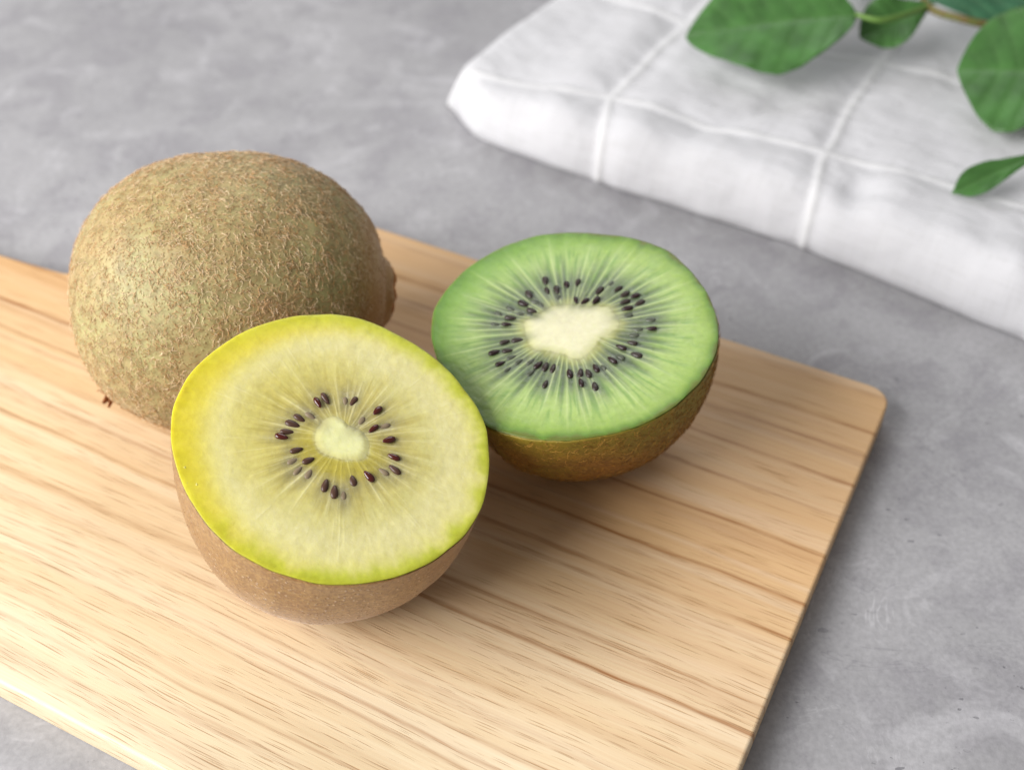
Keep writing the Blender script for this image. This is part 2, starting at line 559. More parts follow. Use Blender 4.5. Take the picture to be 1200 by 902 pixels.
# body centre sits on the line v = 13.93 cm, right edge on u = -1.22 cm
u0, v0 = -0.0122 - 0.08, 0.1393
board.location = (u0 * math.cos(A) - v0 * math.sin(A), u0 * math.sin(A) + v0 * math.cos(A), 0)
board.rotation_euler = (0, 0, A)
board['label'] = 'pale wooden cutting board with handle, striped grain, lying under the kiwis'
board['category'] = 'cutting board'
for p in me.polygons:
    p.use_smooth = abs(p.normal.z) < 0.999

# ------------------------------------------------------------------ fuzz
def fuzz_mesh(name, P, N, mat, parent, loc, length, radius, c_lo, c_hi, lift=0.25, curl=0.8, seed=1, bias=None, ns=4):
    g = np.random.default_rng(seed)
    n = len(P)
    R = g.normal(size=(n, 3))
    if bias is not None:
        R = R + bias
    T = R - N * (R * N).sum(1)[:, None]
    T /= np.linalg.norm(T, axis=1)[:, None] + 1e-9
    B = np.cross(N, T)
    L = length * g.uniform(0.55, 1.3, n)
    K = curl * g.normal(size=n)
    K2 = curl * 1.3 * g.normal(size=n)
    up = lift * g.uniform(0.3, 1.7, n)
    s = np.linspace(0, 1, ns)
    C = []
    for k in s:
        side = K * k * k * 0.55 + K2 * np.sin(k * 4.2) * 0.10
        rise = up * (k - 0.55 * k * k) * 1.4
        C.append(P + (T * (k * (1 - 0.18 * np.abs(K) * k))[:, None] + B * side[:, None] + N * rise[:, None]) * L[:, None])
    C = np.stack(C, 1)                                     # n, ns, 3
    D = np.gradient(C, axis=1)
    D /= np.linalg.norm(D, axis=2)[..., None] + 1e-12
    X = np.cross(D, N[:, None, :]); X /= np.linalg.norm(X, axis=2)[..., None] + 1e-12
    Y = np.cross(D, X)
    rad = radius * g.uniform(0.7, 1.3, n)[:, None] * np.linspace(1.0, 0.3, ns)[None, :]
    ring = []
    for a in (0, 2 * PI / 3, 4 * PI / 3):
        ring.append(C + (X * math.cos(a) + Y * math.sin(a)) * rad[..., None])
    V = np.stack(ring, 2).reshape(-1, 3)
    base = (np.arange(n) * ns * 3)[:, None, None, None]
    k = np.arange(ns - 1)[None, :, None, None] * 3
    q = np.array([[0, 1, 4, 3], [1, 2, 5, 4], [2, 0, 3, 5]])[None, None]
    F = (base + k + q).reshape(-1, 4)
    m = g.uniform(0, 1, n) ** 1.2
    col = c_lo[None] * (1 - m[:, None]) + c_hi[None] * m[:, None]
    col = np.repeat(col, ns * 3, axis=0)
    o = mesh_np(name, V, F, mat, parent, loc, cols=col)
    return o


def sample_surface(V, F, n, seed=0, keep=None):
    g = np.random.default_rng(seed)
    a, b, c, d = (V[F[:, i]] for i in range(4))
    cr = np.cross(c - a, d - b)
    area_ = np.linalg.norm(cr, axis=1)
    Nf = cr / (area_[:, None] + 1e-15)
    w = area_.copy()
    if keep is not None:
        w = w * keep((a + b + c + d) / 4, Nf)
    i = g.choice(len(F), n, p=w / w.sum())
    s, t = g.uniform(size=(2, n, 1))
    P = (a[i] * (1 - s) + b[i] * s) * (1 - t) + (d[i] * (1 - s) + c[i] * s) * t
    return P, Nf[i]


# ------------------------------------------------------------------ the whole kiwi
def whole_kiwi():
    cx, cy, yaw, pit, a, c, e = -0.0606, 0.1981, 0.2542, 0.033, 0.0287, 0.0328, 0.9001
    kk = [0.0108, 0.0163, 0.0086, 0.0212, 0.0425, -0.0078, -0.0196, -0.0151, -0.0206, 0.0016, 0.011, -0.0214]
    nr, nc = 110, 180
    th = np.linspace(0.0001, PI - 0.0001, nr)
    ph = np.linspace(0, 2 * PI, nc, endpoint=False)
    T, Q = np.meshgrid(th, ph, indexing='ij')
    ct, st = np.cos(T), np.sin(T)
    ax = np.sign(ct) * np.abs(ct) ** e
    ra = st ** e
    # nub round the stem scar at the +x end
    L = np.stack([c * ax, a * ra * np.cos(Q), a * ra * np.sin(Q)], -1)
    D = L / np.linalg.norm(L, axis=-1)[..., None]
    x_, y_, z_ = D[..., 0], D[..., 1], D[..., 2]
    Bs = [x_ * y_, x_ * z_, y_ * z_, y_ * y_ - z_ * z_, x_ ** 3, x_ * x_ * y_, x_ * x_ * z_, y_ * y_ * x_, z_ * z_ * x_, y_ ** 3, z_ ** 3, x_ * y_ * z_]
    L = L * (1 + sum(k_ * b_ for k_, b_ in zip(kk, Bs)))[..., None]
    low = vnoise(D.reshape(-1, 3), 1.5, 3.1).reshape(nr, nc) * 0.00055 + vnoise(D.reshape(-1, 3), 5.5, 8.1).reshape(nr, nc) * 0.00018
    L = L + D * low[..., None]
    NY, NZ = -0.001, -0.0055                         # where the stem sat
    rr = np.hypot(L[..., 1] - NY, L[..., 2] - NZ)
    aq = np.arctan2(L[..., 2] - NZ, L[..., 1] - NY)
    nub = (1 - smoothstep(0.0058, 0.0090, rr)) * (ct > 0)
    groove = np.exp(-((rr - 0.0095) / 0.0016) ** 2) * (ct > 0)
    L[..., 0] += nub * (0.0013 + 0.0002 * np.cos(7 * aq) * smoothstep(.001, .006, rr)) - 0.0009 * (1 - smoothstep(0.001, 0.0035, rr)) * (ct > 0) - 0.0004 * groove
    Rz = np.array([[math.cos(yaw), -math.sin(yaw), 0], [math.sin(yaw), math.cos(yaw), 0], [0, 0, 1]])
    Ry = np.array([[math.cos(pit), 0, math.sin(pit)], [0, 1, 0], [-math.sin(pit), 0, math.cos(pit)]])
    M = Rz @ Ry
    W = L.reshape(-1, 3) @ M.T
    W[:, 2] -= W[:, 2].min()
    W[:, 2] -= 0.0001
    root = thing('whole_kiwi', 'whole uncut kiwi with fuzzy greenish brown skin behind the yellow half', 'kiwi fruit', (cx, cy, 0))
    F = grid_faces(nr, nc)
    # outward orientation check
    aa = W[F[len(F) // 2]]
    nrm = np.cross(aa[2] - aa[0], aa[3] - aa[1])
    cen = W.mean(0)
    if np.dot(nrm, aa.mean(0) - cen) < 0:
        F = F[:, ::-1]
    mesh_np('skin', W, F, mat_skin_hairy('fuzzy_green_brown_peel', False), root)
    fz = mat_fuzz('golden_fuzz')
    fv = F
    pole = M @ np.array([1.0, 0, 0])
    P, N = sample_surface(W, fv, 21000, 3, keep=lambda c_, n_: (0.30 + 1.0 * smoothstep(-0.030, -0.008, c_[:, 0])) * (1 - 0.93 * smoothstep(0.0305, 0.0325, c_[:, 0])) * np.clip(1 + 1.3 * vnoise(c_, 260, 3.0), 0.15, 3))
    o = fuzz_mesh('fuzz', P, N, fz, root, (0, 0, 0), 0.00135, 0.000056, srgb2lin(np.array([190., 142, 86])), srgb2lin(np.array([248., 226, 190])), 0.30, 1.0, 5, bias=np.array([0.3, -0.3, -0.6]))
    o['kind'] = 'stuff'
    # short brown stubs
    P, N = sample_surface(W, fv, 12000, 4)
    o = fuzz_mesh('short_stubble', P, N, fz, root, (0, 0, 0), 0.00045, 0.000055, srgb2lin(np.array([158., 106, 64])), srgb2lin(np.array([216., 174, 126])), 0.5, 0.5, 6, ns=3)
    o['kind'] = 'stuff'
    # stem scar: rough brown collar on the right end
    nr2, nc2 = 14, 60
    V = []
    Lf = L.reshape(-1, 3); Lf = Lf[Lf[:, 0] > 0]
    shift = W[0] - L.reshape(-1, 3)[0] @ M.T
    for i in range(nr2):
        s_ = i / (nr2 - 1)
        for j in range(nc2):
            q_ = 2 * PI * j / nc2
            rq = 0.0066 * max(s_, 0.01) * (1 + 0.06 * math.sin(5 * q_) + 0.05 * math.sin(11 * q_ + 1))
            py, pz = NY + rq * math.cos(q_), NZ + rq * math.sin(q_)
            d2 = (Lf[:, 1] - py) ** 2 + (Lf[:, 2] - pz) ** 2
            ii = np.argsort(d2)[:5]; ww = 1 / (d2[ii] + 1e-9)
            px = (Lf[ii, 0] * ww).sum() / ww.sum()
            hgt = px + 0.00035 + 0.0002 * math.sin(9 * q_ + s_ * 5) * s_ + 0.00015 * math.sin(17 * q_ - s_ * 9) * s_ - 0.0010 * max(0, s_ - 0.8) / 0.2
            V.append(M @ np.array([hgt, py, pz]) + shift)
    mesh_np('stem_scar', V, grid_faces(nr2, nc2), mat_plain('rough_orange_brown_scar', lin((204, 140, 74)), lin((160, 100, 48)), 700, 0.8), root)
    # dry brown sepal remnant at the lower left end
    tips = mat_plain('dry_brown_sepal', lin((168, 100, 56)), lin((118, 66, 36)), 800, 0.8)
    V, Fq = [], []
    # surface point nearest the lower-left outline
    tgt = np.array([-0.0256, -0.0144, 0.0105])
    dd = np.linalg.norm(W - tgt, axis=1)
    p0 = W[dd.argmin()]
    n0 = (p0 - cen); n0 /= np.linalg.norm(n0)
    t0 = np.cross(n0, [0, 0, 1]); t0 /= np.linalg.norm(t0); b0 = np.cross(n0, t0)
    for k, (da, ln) in enumerate([(-0.5, 0.0024), (0.1, 0.0026), (0.9, 0.0022), (2.9, 0.0024), (3.6, 0.0022)]):
        d = t0 * math.cos(da) + b0 * math.sin(da)
        wv_ = np.cross(n0, d)
        i0 = len(V)
        for s, w in ((0, .0007), (.5, .0009), (1, .0003)):
            c_ = p0 + d * ln * s + n0 * (0.0006 + 0.0022 * s * s)
            V += [c_ + wv_ * w, c_ - wv_ * w, c_ - wv_ * w + n0 * .0002, c_ + wv_ * w + n0 * .0002]
        for s in range(2):
            for j in range(4):
                Fq.append((i0 + s * 4 + j, i0 + s * 4 + (j + 1) % 4, i0 + s * 4 + 4 + (j + 1) % 4, i0 + s * 4 + 4 + j))
    mesh_np('sepal_remnant', np.array(V), np.array(Fq), tips, root, smooth=False)


whole_kiwi()


# ------------------------------------------------------------------ halves
def seed_mesh(name, mat):
    """teardrop pip, 1 unit long, pointed end at -x"""
    nr, nc = 9, 12
    V = []
    for i in range(nr):
        t_ = PI * i / (nr - 1)
        x = -math.cos(t_)
        w = math.sin(t_) * (0.80 + 0.22 * x)
        for j in range(nc):
            q = 2 * PI * j / nc
            V.append((x * 0.5, w * 0.27 * math.cos(q), w * 0.20 * math.sin(q)))
    F = grid_faces(nr, nc, flip=True)
    me = bpy.data.meshes.new(name)
    me.from_pydata(V, [], [tuple(int(a) for a in f) for f in F])
    for p in me.polygons:
        p.use_smooth = True
    me.materials.append(mat)
    return me


def half_kiwi(spec):
    gold = spec['gold']
    C = np.array(spec['C']); n = np.array(spec['n']); n = n / np.linalg.norm(n)
    ex = np.cross([0, 1, 0], n); ex /= np.linalg.norm(ex); ey = np.cross(n, ex)
    cc, pp, qq, sx, sy = spec['body']
    out = np.array(spec['outline']) / 1000.0
    core = np.array(spec['core']) / 1000.0
    c0 = core.mean(0)
    NA = 720
    ang = np.linspace(-PI, PI, NA, endpoint=False)
    # outline and core radii about the core centre
    d = out - c0
    Ro = interp_closed(ang, np.arctan2(d[:, 1], d[:, 0]), np.hypot(d[:, 0], d[:, 1]))
    Ro = Ro * (1 + 0.0022 * fourier(ang, 6, 30, 3, 0.7))
    d = core - c0
    Rk = interp_closed(ang, np.arctan2(d[:, 1], d[:, 0]), np.hypot(d[:, 0], d[:, 1]))
    Rk = Rk * (1 + (0.010 if gold else 0.004) * fourier(ang, 9, 40, 4, 0.5))
    loc = np.array([C[0], C[1], 0.0])
    root = thing(spec['name'], spec['label'], 'kiwi half', tuple(loc))

    def to_w(xy, h):
        return C[None] - loc[None] + xy[:, :1] * ex + xy[:, 1:2] * ey + np.asarray(h)[:, None] * n

    cs, sn = np.cos(ang), np.sin(ang)
    # --- cut face, a dense polar sheet
    ncore, nfl = 26, 150
    rows = [Rk * k for k in np.linspace(0.0008, 1, ncore)]
    qv = np.linspace(0, 1, nfl + 1)[1:]
    rows += [Rk + (Ro - Rk) * k for k in qv]
    Rr = np.stack(rows)                                   # rows, NA
    q = np.concatenate([np.linspace(-1, 0, ncore), qv])[:, None] * np.ones((1, NA))
    X = c0[0] + Rr * cs; Y = c0[1] + Rr * sn
    XY = np.stack([X.ravel(), Y.ravel()], 1)
    TH = np.broadcast_to(ang, Rr.shape)

    def L3(c):
        return np.array(c, dtype=float)

    # noise fields
    nz1 = vnoise(XY, 160, 2.0, 3).reshape(Rr.shape)
    nz2 = vnoise(XY, 620, 5.0, 2).reshape(Rr.shape)
    # noise stretched along the radius
    pol = np.stack([np.cos(TH).ravel() * 9, np.sin(TH).ravel() * 9, Rr.ravel() * 120], 1)
    nzr = vnoise(pol, 1.0, 1.0, 3).reshape(Rr.shape)
    pol2 = np.stack([np.cos(TH).ravel() * 26, np.sin(TH).ravel() * 26, Rr.ravel() * 170], 1)
    nzr2 = vnoise(pol2, 1.0, 4.0, 2).reshape(Rr.shape)

    # seeds influence: distance to the nearest pip
    seeds = spec['seeds']
    sl = spec['seed_len']
    pocket = np.zeros(Rr.shape)
    for (sx_, sy_, qual) in seeds:
        dx = X - sx_ / 1000; dy = Y - sy_ / 1000
        a_ = math.atan2(sy_ / 1000 - c0[1], sx_ / 1000 - c0[0])
        u = dx * math.cos(a_) + dy * math.sin(a_); w = -dx * math.sin(a_) + dy * math.cos(a_)
        k = spec['pocket_scale']
        pocket = np.maximum(pocket, np.exp(-((u / (sl * 0.85 * k)) ** 2 + (w / (sl * 0.42 * k)) ** 2)) * (0.55 + 0.45 * (1 - qual)))
    # rays
    g = np.random.default_rng(spec['seed'])
    nray = spec['rays']
    rays = np.zeros(Rr.shape); gaps = np.zeros(Rr.shape)
    ra = -PI + (np.arange(nray) + g.uniform(-0.33, 0.33, nray)) * 2 * PI / nray
    for i, a_ in enumerate(ra):
        dt = (TH - a_ + PI) % (2 * PI) - PI
        dt = dt + g.normal() * 1.2 * (Rr - 0.008) + 0.0025 * np.sin(Rr * 500 + i)
        wid = (0.00014 + 0.00010 * g.uniform()) * spec['ray_w'] / np.maximum(Rr, 0.003)
        qe = g.uniform(*spec['ray_end'])
        st = g.uniform(0.45, 1.0) if g.uniform() > 0.15 else 0.2
        env = smoothstep(-0.02, 0.05, q) * (1 - smoothstep(qe * 0.55, qe, q))
        rays = np.maximum(rays, np.exp(-(dt / wid) ** 2) * env * st)
        rays = np.maximum(rays, 0.45 * np.exp(-(dt / (wid * 2.6)) ** 2) * env * st)
        dg = (TH - (a_ + PI / nray) + PI) % (2 * PI) - PI
        wg = 0.75 / nray * PI
        gq = g.uniform(0.8, 1.25)
        gaps = np.maximum(gaps, np.exp(-(dg / wg) ** 2) * g.uniform(0.4, 1) * smoothstep(0.04, 0.14, q) * (1 - smoothstep(0.34 * gq, 0.66 * gq, q)))

    fine_rays = np.zeros(Rr.shape)
    for i in range(int(nray * 1.8)):
        a_ = g.uniform(-PI, PI); q0_ = g.uniform(0.15, 0.6); q1_ = q0_ + g.uniform(0.12, 0.35)
        dt = (TH - a_ + PI) % (2 * PI) - PI
        wid = 0.00011 / np.maximum(Rr, 0.003)
        fine_rays = np.maximum(fine_rays, np.exp(-(dt / wid) ** 2) * smoothstep(q0_, q0_ + 0.08, q) * (1 - smoothstep(q1_ - 0.1, q1_, q)) * g.uniform(0.3, 0.8))
    rays = np.maximum(rays, fine_rays * 0.7)

    def blend(base, c, m):
        m = np.clip(m, 0, 1)[..., None]
        return base * (1 - m) + L3(c) * m

    qn = q + nzr * 0.05
    if gold:
        stops = [(-1, (226, 226, 168)), (-0.35, (229, 229, 170)), (-0.02, (214, 208, 138)), (0.05, (180, 166, 78)), (0.16, (182, 170, 92)), (0.30, (198, 188, 114)),
                 (0.45, (208, 201, 132)), (0.65, (219, 212, 154)), (0.80, (221, 214, 150)), (0.91, (216, 211, 126)), (0.975, (202, 199, 78)), (1.0, (186, 176, 60))]
    else:
        stops = [(-1, (217, 213, 180)), (-0.25, (215, 212, 176)), (-0.04, (202, 202, 150)), (0.04, (152, 154, 86)), (0.12, (120, 130, 82)), (0.30, (114, 132, 88)),
                 (0.45, (146, 170, 98)), (0.62, (160, 184, 108)), (0.78, (154, 180, 96)), (0.90, (128, 158, 66)), (0.965, (96, 130, 48)), (1.0, (98, 108, 44))]
    sp = [s[0] for s in stops]
    col = np.stack([np.interp(qn, sp, [s[1][k] for s in stops]) for k in range(3)], -1)
    wedge = np.clip(nzr2 * 1.8, 0, 1)
    if gold:
        # yellow towards the left, lime towards the right and the front
        left = np.clip(np.cos(TH - PI * 0.93), -1, 1)
        lf = np.clip(left * 0.8 + 0.35, 0, 1) * smoothstep(0.74, 1.03, q + 0.12 * left)
        col = blend(col, (214, 194, 30), lf * 0.66)
        rt = np.clip(np.cos(TH + PI * 0.25) * 0.8 + 0.45, 0, 1) * smoothstep(0.86, 1.02, q + nzr * 0.08)
        col = blend(col, (168, 184, 48), rt * 0.5)
        topm = np.clip(np.cos(TH - PI * 0.45) * 1.2 - 0.1, 0, 1) * smoothstep(0.80, 1.0, q)
        col = blend(col, (186, 194, 60), topm * 0.6)
        col = blend(col, (206, 190, 84), np.clip(left, 0, 1) * smoothstep(0.1, 0.3, q) * (1 - smoothstep(0.5, 0.8, q)) * 0.35)
        col = blend(col, (172, 156, 76), wedge * smoothstep(0.10, 0.2, q) * (1 - smoothstep(0.36, 0.60, q)) * 0.38)
        col = blend(col, (178, 160, 76), gaps * 0.2)
        col = blend(col, (122, 114, 90), pocket * 0.85)
        col = blend(col, (232, 226, 178), rays * 0.62)
        ringw = smoothstep(0.0, 0.03, q) * (1 - smoothstep(0.1, 0.22, q))
        col = blend(col, (178, 164, 50), ringw * np.clip(np.cos(TH + PI * 0.55) + 0.4, 0, 1) * 0.55)
    else:
        left = np.clip(np.cos(TH - PI * 0.8), 0, 1)
        col = blend(col, (112, 158, 72), left * smoothstep(0.45, 1.0, q) * 0.6)
        br = np.clip(np.cos(TH + PI * 0.25), 0, 1)
        col = blend(col, (166, 190, 108), br * smoothstep(0.3, 0.6, q) * (1 - smoothstep(0.88, 1, q)) * 0.5)
        col = blend(col, (70, 88, 62), gaps * 0.72)
        col = blend(col, (96, 136, 64), wedge * smoothstep(0.2, 0.4, q) * (1 - smoothstep(0.6, 0.95, q)) * 0.5)
        col = blend(col, (76, 84, 72), pocket * 0.8)
        col = blend(col, (200, 212, 158), rays * 0.66)
    col = col * (1 + 0.015 * nz1 + 0.015 * nz2)[..., None]
    col = srgb2lin(np.clip(col, 0, 255)) * (0.96 if gold else 0.92)

    # relief
    H = 0.00006 * rays - 0.00016 * pocket - 0.00022 * gaps * (0 if gold else 1) + 0.00005 * nz1 + 0.00004 * nz2
    H = H + 0.00025 * (1 - smoothstep(-0.3, 0.1, q)) - 0.00008 * smoothstep(0.965, 1.0, q) ** 2
    H = H - 0.0002 * smoothstep(0.0, 1.0, q) * np.cos(TH * 2 + 1)
    wet = np.clip(0.35 * gaps + 0.8 * pocket + 0.15, 0, 1) if not gold else np.clip(pocket * 0.8 + 0.10, 0, 1)
    wet = wet * (1 - smoothstep(0.85, 0.95, q))
    V = to_w(XY, H.ravel())
    nrow = Rr.shape[0]
    # skirt tucked inside the peel
    sk = []
    for (s, h) in ((0.992, -0.0008), (0.975, -0.003)):
        xy = np.stack([c0[0] + Ro * s * cs, c0[1] + Ro * s * sn], 1)
        sk.append(to_w(xy, np.full(NA, h)))
    V = np.concatenate([V] + sk)
    colv = np.concatenate([col.reshape(-1, 3), np.repeat(col[-1], 1, 0), col[-1]])
    F = grid_faces(nrow + 2, NA)
    # rows 0..ncore-1 -> core, the rest -> flesh
    fm = mat_flesh('yellow_kiwi_flesh' if gold else 'green_kiwi_flesh', gold)
    nfc = (ncore - 1) * NA
    Vc = V[:ncore * NA]
    cen = to_w(c0[None], [0.00025])
    Vc2 = np.concatenate([Vc, cen])
    tri = [(int(len(Vc)), int((j + 1) % NA), j, j) for j in range(0)]
    mesh_np('flesh', V[(ncore - 1) * NA:], grid_faces(nrow + 2 - ncore + 1, NA, flip=True), fm, root, cols=colv[(ncore - 1) * NA:], extra=np.concatenate([wet.ravel(), np.zeros(2 * NA)])[(ncore - 1) * NA:])
    mesh_np('core', Vc, grid_faces(ncore, NA, flip=True), fm, root, cols=colv[:ncore * NA])

    # --- peel
    NB = 240
    angb = np.linspace(-PI, PI, NB, endpoint=False)
    Rb = np.interp(angb, ang, Ro)
    oxy = np.stack([c0[0] + Rb * np.cos(angb), c0[1] + Rb * np.sin(angb)], 1)
    mid = out.mean(0) * 0
    ts = np.concatenate([[0.0], np.linspace(0.028, 1, 70)])
    ts[-1] = 0.9998
    rowsV = []
    # inner lip
    lipn = 0.00008 * fourier(angb, 8, 60, 9, 0.3)
    inner = to_w(oxy * 0.985, np.full(NB, -0.0016))
    rowsV.append(inner)
    hb = np.interp(angb, ang, H[-1])
    top = to_w(oxy * 1.0015, hb - 0.00012 - np.abs(lipn))
    rowsV.append(top)
    for k, t_ in enumerate(ts[1:]):
        s = (1 - t_ ** pp) ** (1 / qq)
        s = s * (1.002 - 0.006 * smoothstep(0, 0.15, t_))
        bulge = 1 + 0.003 * fourier(angb, 2, 6, 12, 0.8) * math.sin(t_ * PI)
        v_ = (to_w(oxy * s * bulge[:, None], np.full(NB, -cc * t_)) + np.array([sx, sy, 0]) * t_)
        rowsV.append(v_)
    Vb = np.concatenate(rowsV)
    zmin = Vb[:, 2].min()
    dz = -zmin - 0.00005
    # settle on the board: the lowest point touches z = 0
    w_ = np.clip((C[2] - Vb[:, 2]) / C[2], 0, 1)
    Vb[:, 2] += dz * w_
    Fb = grid_faces(len(rowsV), NB)
    aa = Vb[Fb[NB * 20]]
    nr_ = np.cross(aa[2] - aa[0], aa[3] - aa[1])
    if np.dot(nr_, aa.mean(0) - Vb.mean(0)) < 0:
        Fb = Fb[:, ::-1]
    mesh_np('skin', Vb, Fb, mat_skin_smooth() if gold else mat_skin_hairy('fuzzy_olive_peel', True), root)
    Fs = Fb[NB * 2:]
    fz = mat_fuzz('fine_hair_gold' if gold else 'hair_green')
    if gold:
        P, N = sample_surface(Vb, Fs, 5200, 5)
        o = fuzz_mesh('fuzz', P, N, fz, root, (0, 0, 0), 0.00028, 0.00004, srgb2lin(np.array([170., 130, 86])), srgb2lin(np.array([214., 184, 146])), 0.35, 0.4, 8, ns=3)
    else:
        P, N = sample_surface(Vb, Fs, 8500, 5, keep=lambda c_, n_: 0.45 + smoothstep(-0.01, 0.02, c_[:, 0]))
        o = fuzz_mesh('fuzz', P, N, fz, root, (0, 0, 0), 0.00125, 0.000042, srgb2lin(np.array([124., 80, 28])), srgb2lin(np.array([200., 150, 72])), 0.30, 0.9, 8)
    o['kind'] = 'stuff'

    # --- beads of juice and torn flesh sitting on the rim
    if gold:
        gd = np.random.default_rng(77)
        t = NT('juice')
        t.P(Base_Color=lin((228, 222, 120)), Roughness=0.08, Transmission_Weight=0.35, IOR=1.36, Specular_IOR_Level=0.6)
        for (a_deg, qq_) in [(200, .955), (206, .97), (209, .925), (214, .95), (221, .975), (229, .97), (262, .985)]:
            th_ = math.radians(a_deg) + gd.normal() * 0.01
            th_ = (th_ + PI) % (2 * PI) - PI
            R_ = float(np.interp(th_, ang, Ro)); r_ = 0.00016 + 0.00016 * gd.uniform()
            p_ = to_w(np.array([[c0[0] + R_ * qq_ * math.cos(th_), c0[1] + R_ * qq_ * math.sin(th_)]]), [-0.00008])[0]
            bmd = bmesh.new()
            bmesh.ops.create_icosphere(bmd, subdivisions=2, radius=r_, matrix=Matrix.Diagonal((1.0 + 0.8 * gd.uniform(), 1.0, 0.75, 1)))
            med = bpy.data.meshes.new('juice_drop'); bmd.to_mesh(med); bmd.free()
            for p__ in med.polygons:
                p__.use_smooth = True
            med.materials.append(t.m)
            od = bpy.data.objects.new('juice_drop', med); COL.objects.link(od); od.parent = root
            od.location = p_; od.rotation_euler = (0, 0, th_ + gd.normal())

    # --- pips
    dark, mid_, pale = spec['seed_mats']
    me_d, me_m, me_p = (seed_mesh('seed', m) for m in (dark, mid_, pale))
    gg = np.random.default_rng(spec['seed'] + 5)
    for (sx_, sy_, qual) in seeds:
        x_, y_ = sx_ / 1000, sy_ / 1000
        a_ = math.atan2(y_ - c0[1], x_ - c0[0]) + gg.normal() * 0.16
        me = me_d if qual >= 0.85 else (me_m if qual >= 0.55 else me_p)
        o = bpy.data.objects.new('seed', me)
        COL.objects.link(o)
        o.parent = root
        k = sl * (0.86 + 0.2 * gg.uniform()) * (1.0 if qual > 0.55 else 0.86)
        # proud pips sit on the face, the others are sunk into their pockets
        hgt = (0.00028 if gold else 0.00020) if qual >= 0.99 else (0.00002 if qual >= 0.75 else (-0.00016 if qual >= 0.55 else -0.00025))
        pos = to_w(np.array([[x_, y_]]), [hgt])[0]
        dx_ = ex * math.cos(a_) + ey * math.sin(a_); dy_ = np.cross(n, dx_)
        M = Matrix(((*dx_, 0), (*dy_, 0), (*n, 0), (0, 0, 0, 1))).transposed()
        M.translation = Vector(pos)
        sw = 0.9 + 0.25 * gg.uniform()
        if qual >= 0.99 and gold:
            tilt = Matrix.Rotation(0.1, 4, 'Y')
        else:
            tilt = Matrix.Identity(4)
        o.matrix_local = M @ tilt @ Matrix.Diagonal((k, k * sw * 1.08, k, 1))


# pips: glossy maroon on the yellow half, black on the green half; duller where they lie under the flesh
gold_mats = (mat_seed('maroon_pip', lin((62, 18, 12)), 0.16, 0.6), mat_seed('brown_pip', lin((66, 44, 34)), 0.35, 0.4), mat_seed('veiled_pip', lin((112, 98, 78)), 0.4, 0.3))
green_mats = (mat_seed('black_pip', lin((36, 22, 22)), 0.3, 0.4), mat_seed('dark_pip', lin((46, 38, 34)), 0.35, 0.4), mat_seed('veiled_dark_pip', lin((66, 70, 58)), 0.3, 0.4))

half_kiwi(dict(
    name='kiwi_half', gold=True, seed=11,
    label='front kiwi half with bright yellow cut face, small pale core and smooth brown skin',
    C=(-0.03205, 0.1457, 0.03635), n=(0.1895, -0.2346, 0.9535), body=(0.0362, 2.9345, 2.267, -0.0011, -0.0031),
    outline=[(-26.74, -3.48), (-27.47, 1.73), (-26.59, 8.6), (-23.17, 15.24), (-17.48, 21.37), (-11.17, 25.04), (-4.31, 27.09), (1.93, 27.24), (9.44, 24.85), (15.38, 21.61), (22.29, 15.53), (26.65, 9.74), (28.32, 2.8), (28.41, -4.15), (26.85, -11.09), (22.67, -17.5), (17.21, -22.0), (10.48, -24.87), (3.76, -26.49), (-2.43, -26.07), (-10.12, -23.89), (-17.01, -19.27), (-21.82, -13.62), (-25.07, -8.4)],
    core=[(-0.31, 5.43), (1.09, 5.12), (2.77, 3.79), (4.95, 3.26), (6.9, 0.76), (6.5, -2.41), (3.88, -2.98), (0.87, -2.76), (-1.75, -1.96), (-2.74, 0.99)],
    seeds=[(-3.11, 7.55, 1), (-1.9, 8.76, 0.8), (-4.01, 4.83, 0.3), (-5.86, 4.07, 0.6), (-6.86, 2.68, 0.7), (-7.6, 1.0, 0.6), (-8.36, -0.3, 1), (-5.47, -2.46, 0.8), (-5.81, -4.62, 0.3), (-3.17, -4.15, 0.8), (-4.64, -6.29, 0.3), (-2.74, -6.68, 0.4), (0.32, -8.56, 0.8), (2.03, -9.56, 0.8), (3.67, -9.88, 0.35), (4.93, -6.88, 0.6), (7.57, -5.82, 1), (10.0, -4.34, 0.5), (11.89, -3.65, 0.6), (11.49, -1.24, 0.85), (10.27, 1.91, 1), (7.31, 3.91, 0.85), (9.3, 4.83, 0.5), (7.62, 7.6, 1), (5.03, 5.22, 0.5), (3.15, 9.04, 0.7), (1.71, 8.81, 0.4)],
    seed_len=0.0027, pocket_scale=1.35, rays=46, ray_w=1.3, ray_end=(0.25, 0.75), seed_mats=gold_mats))

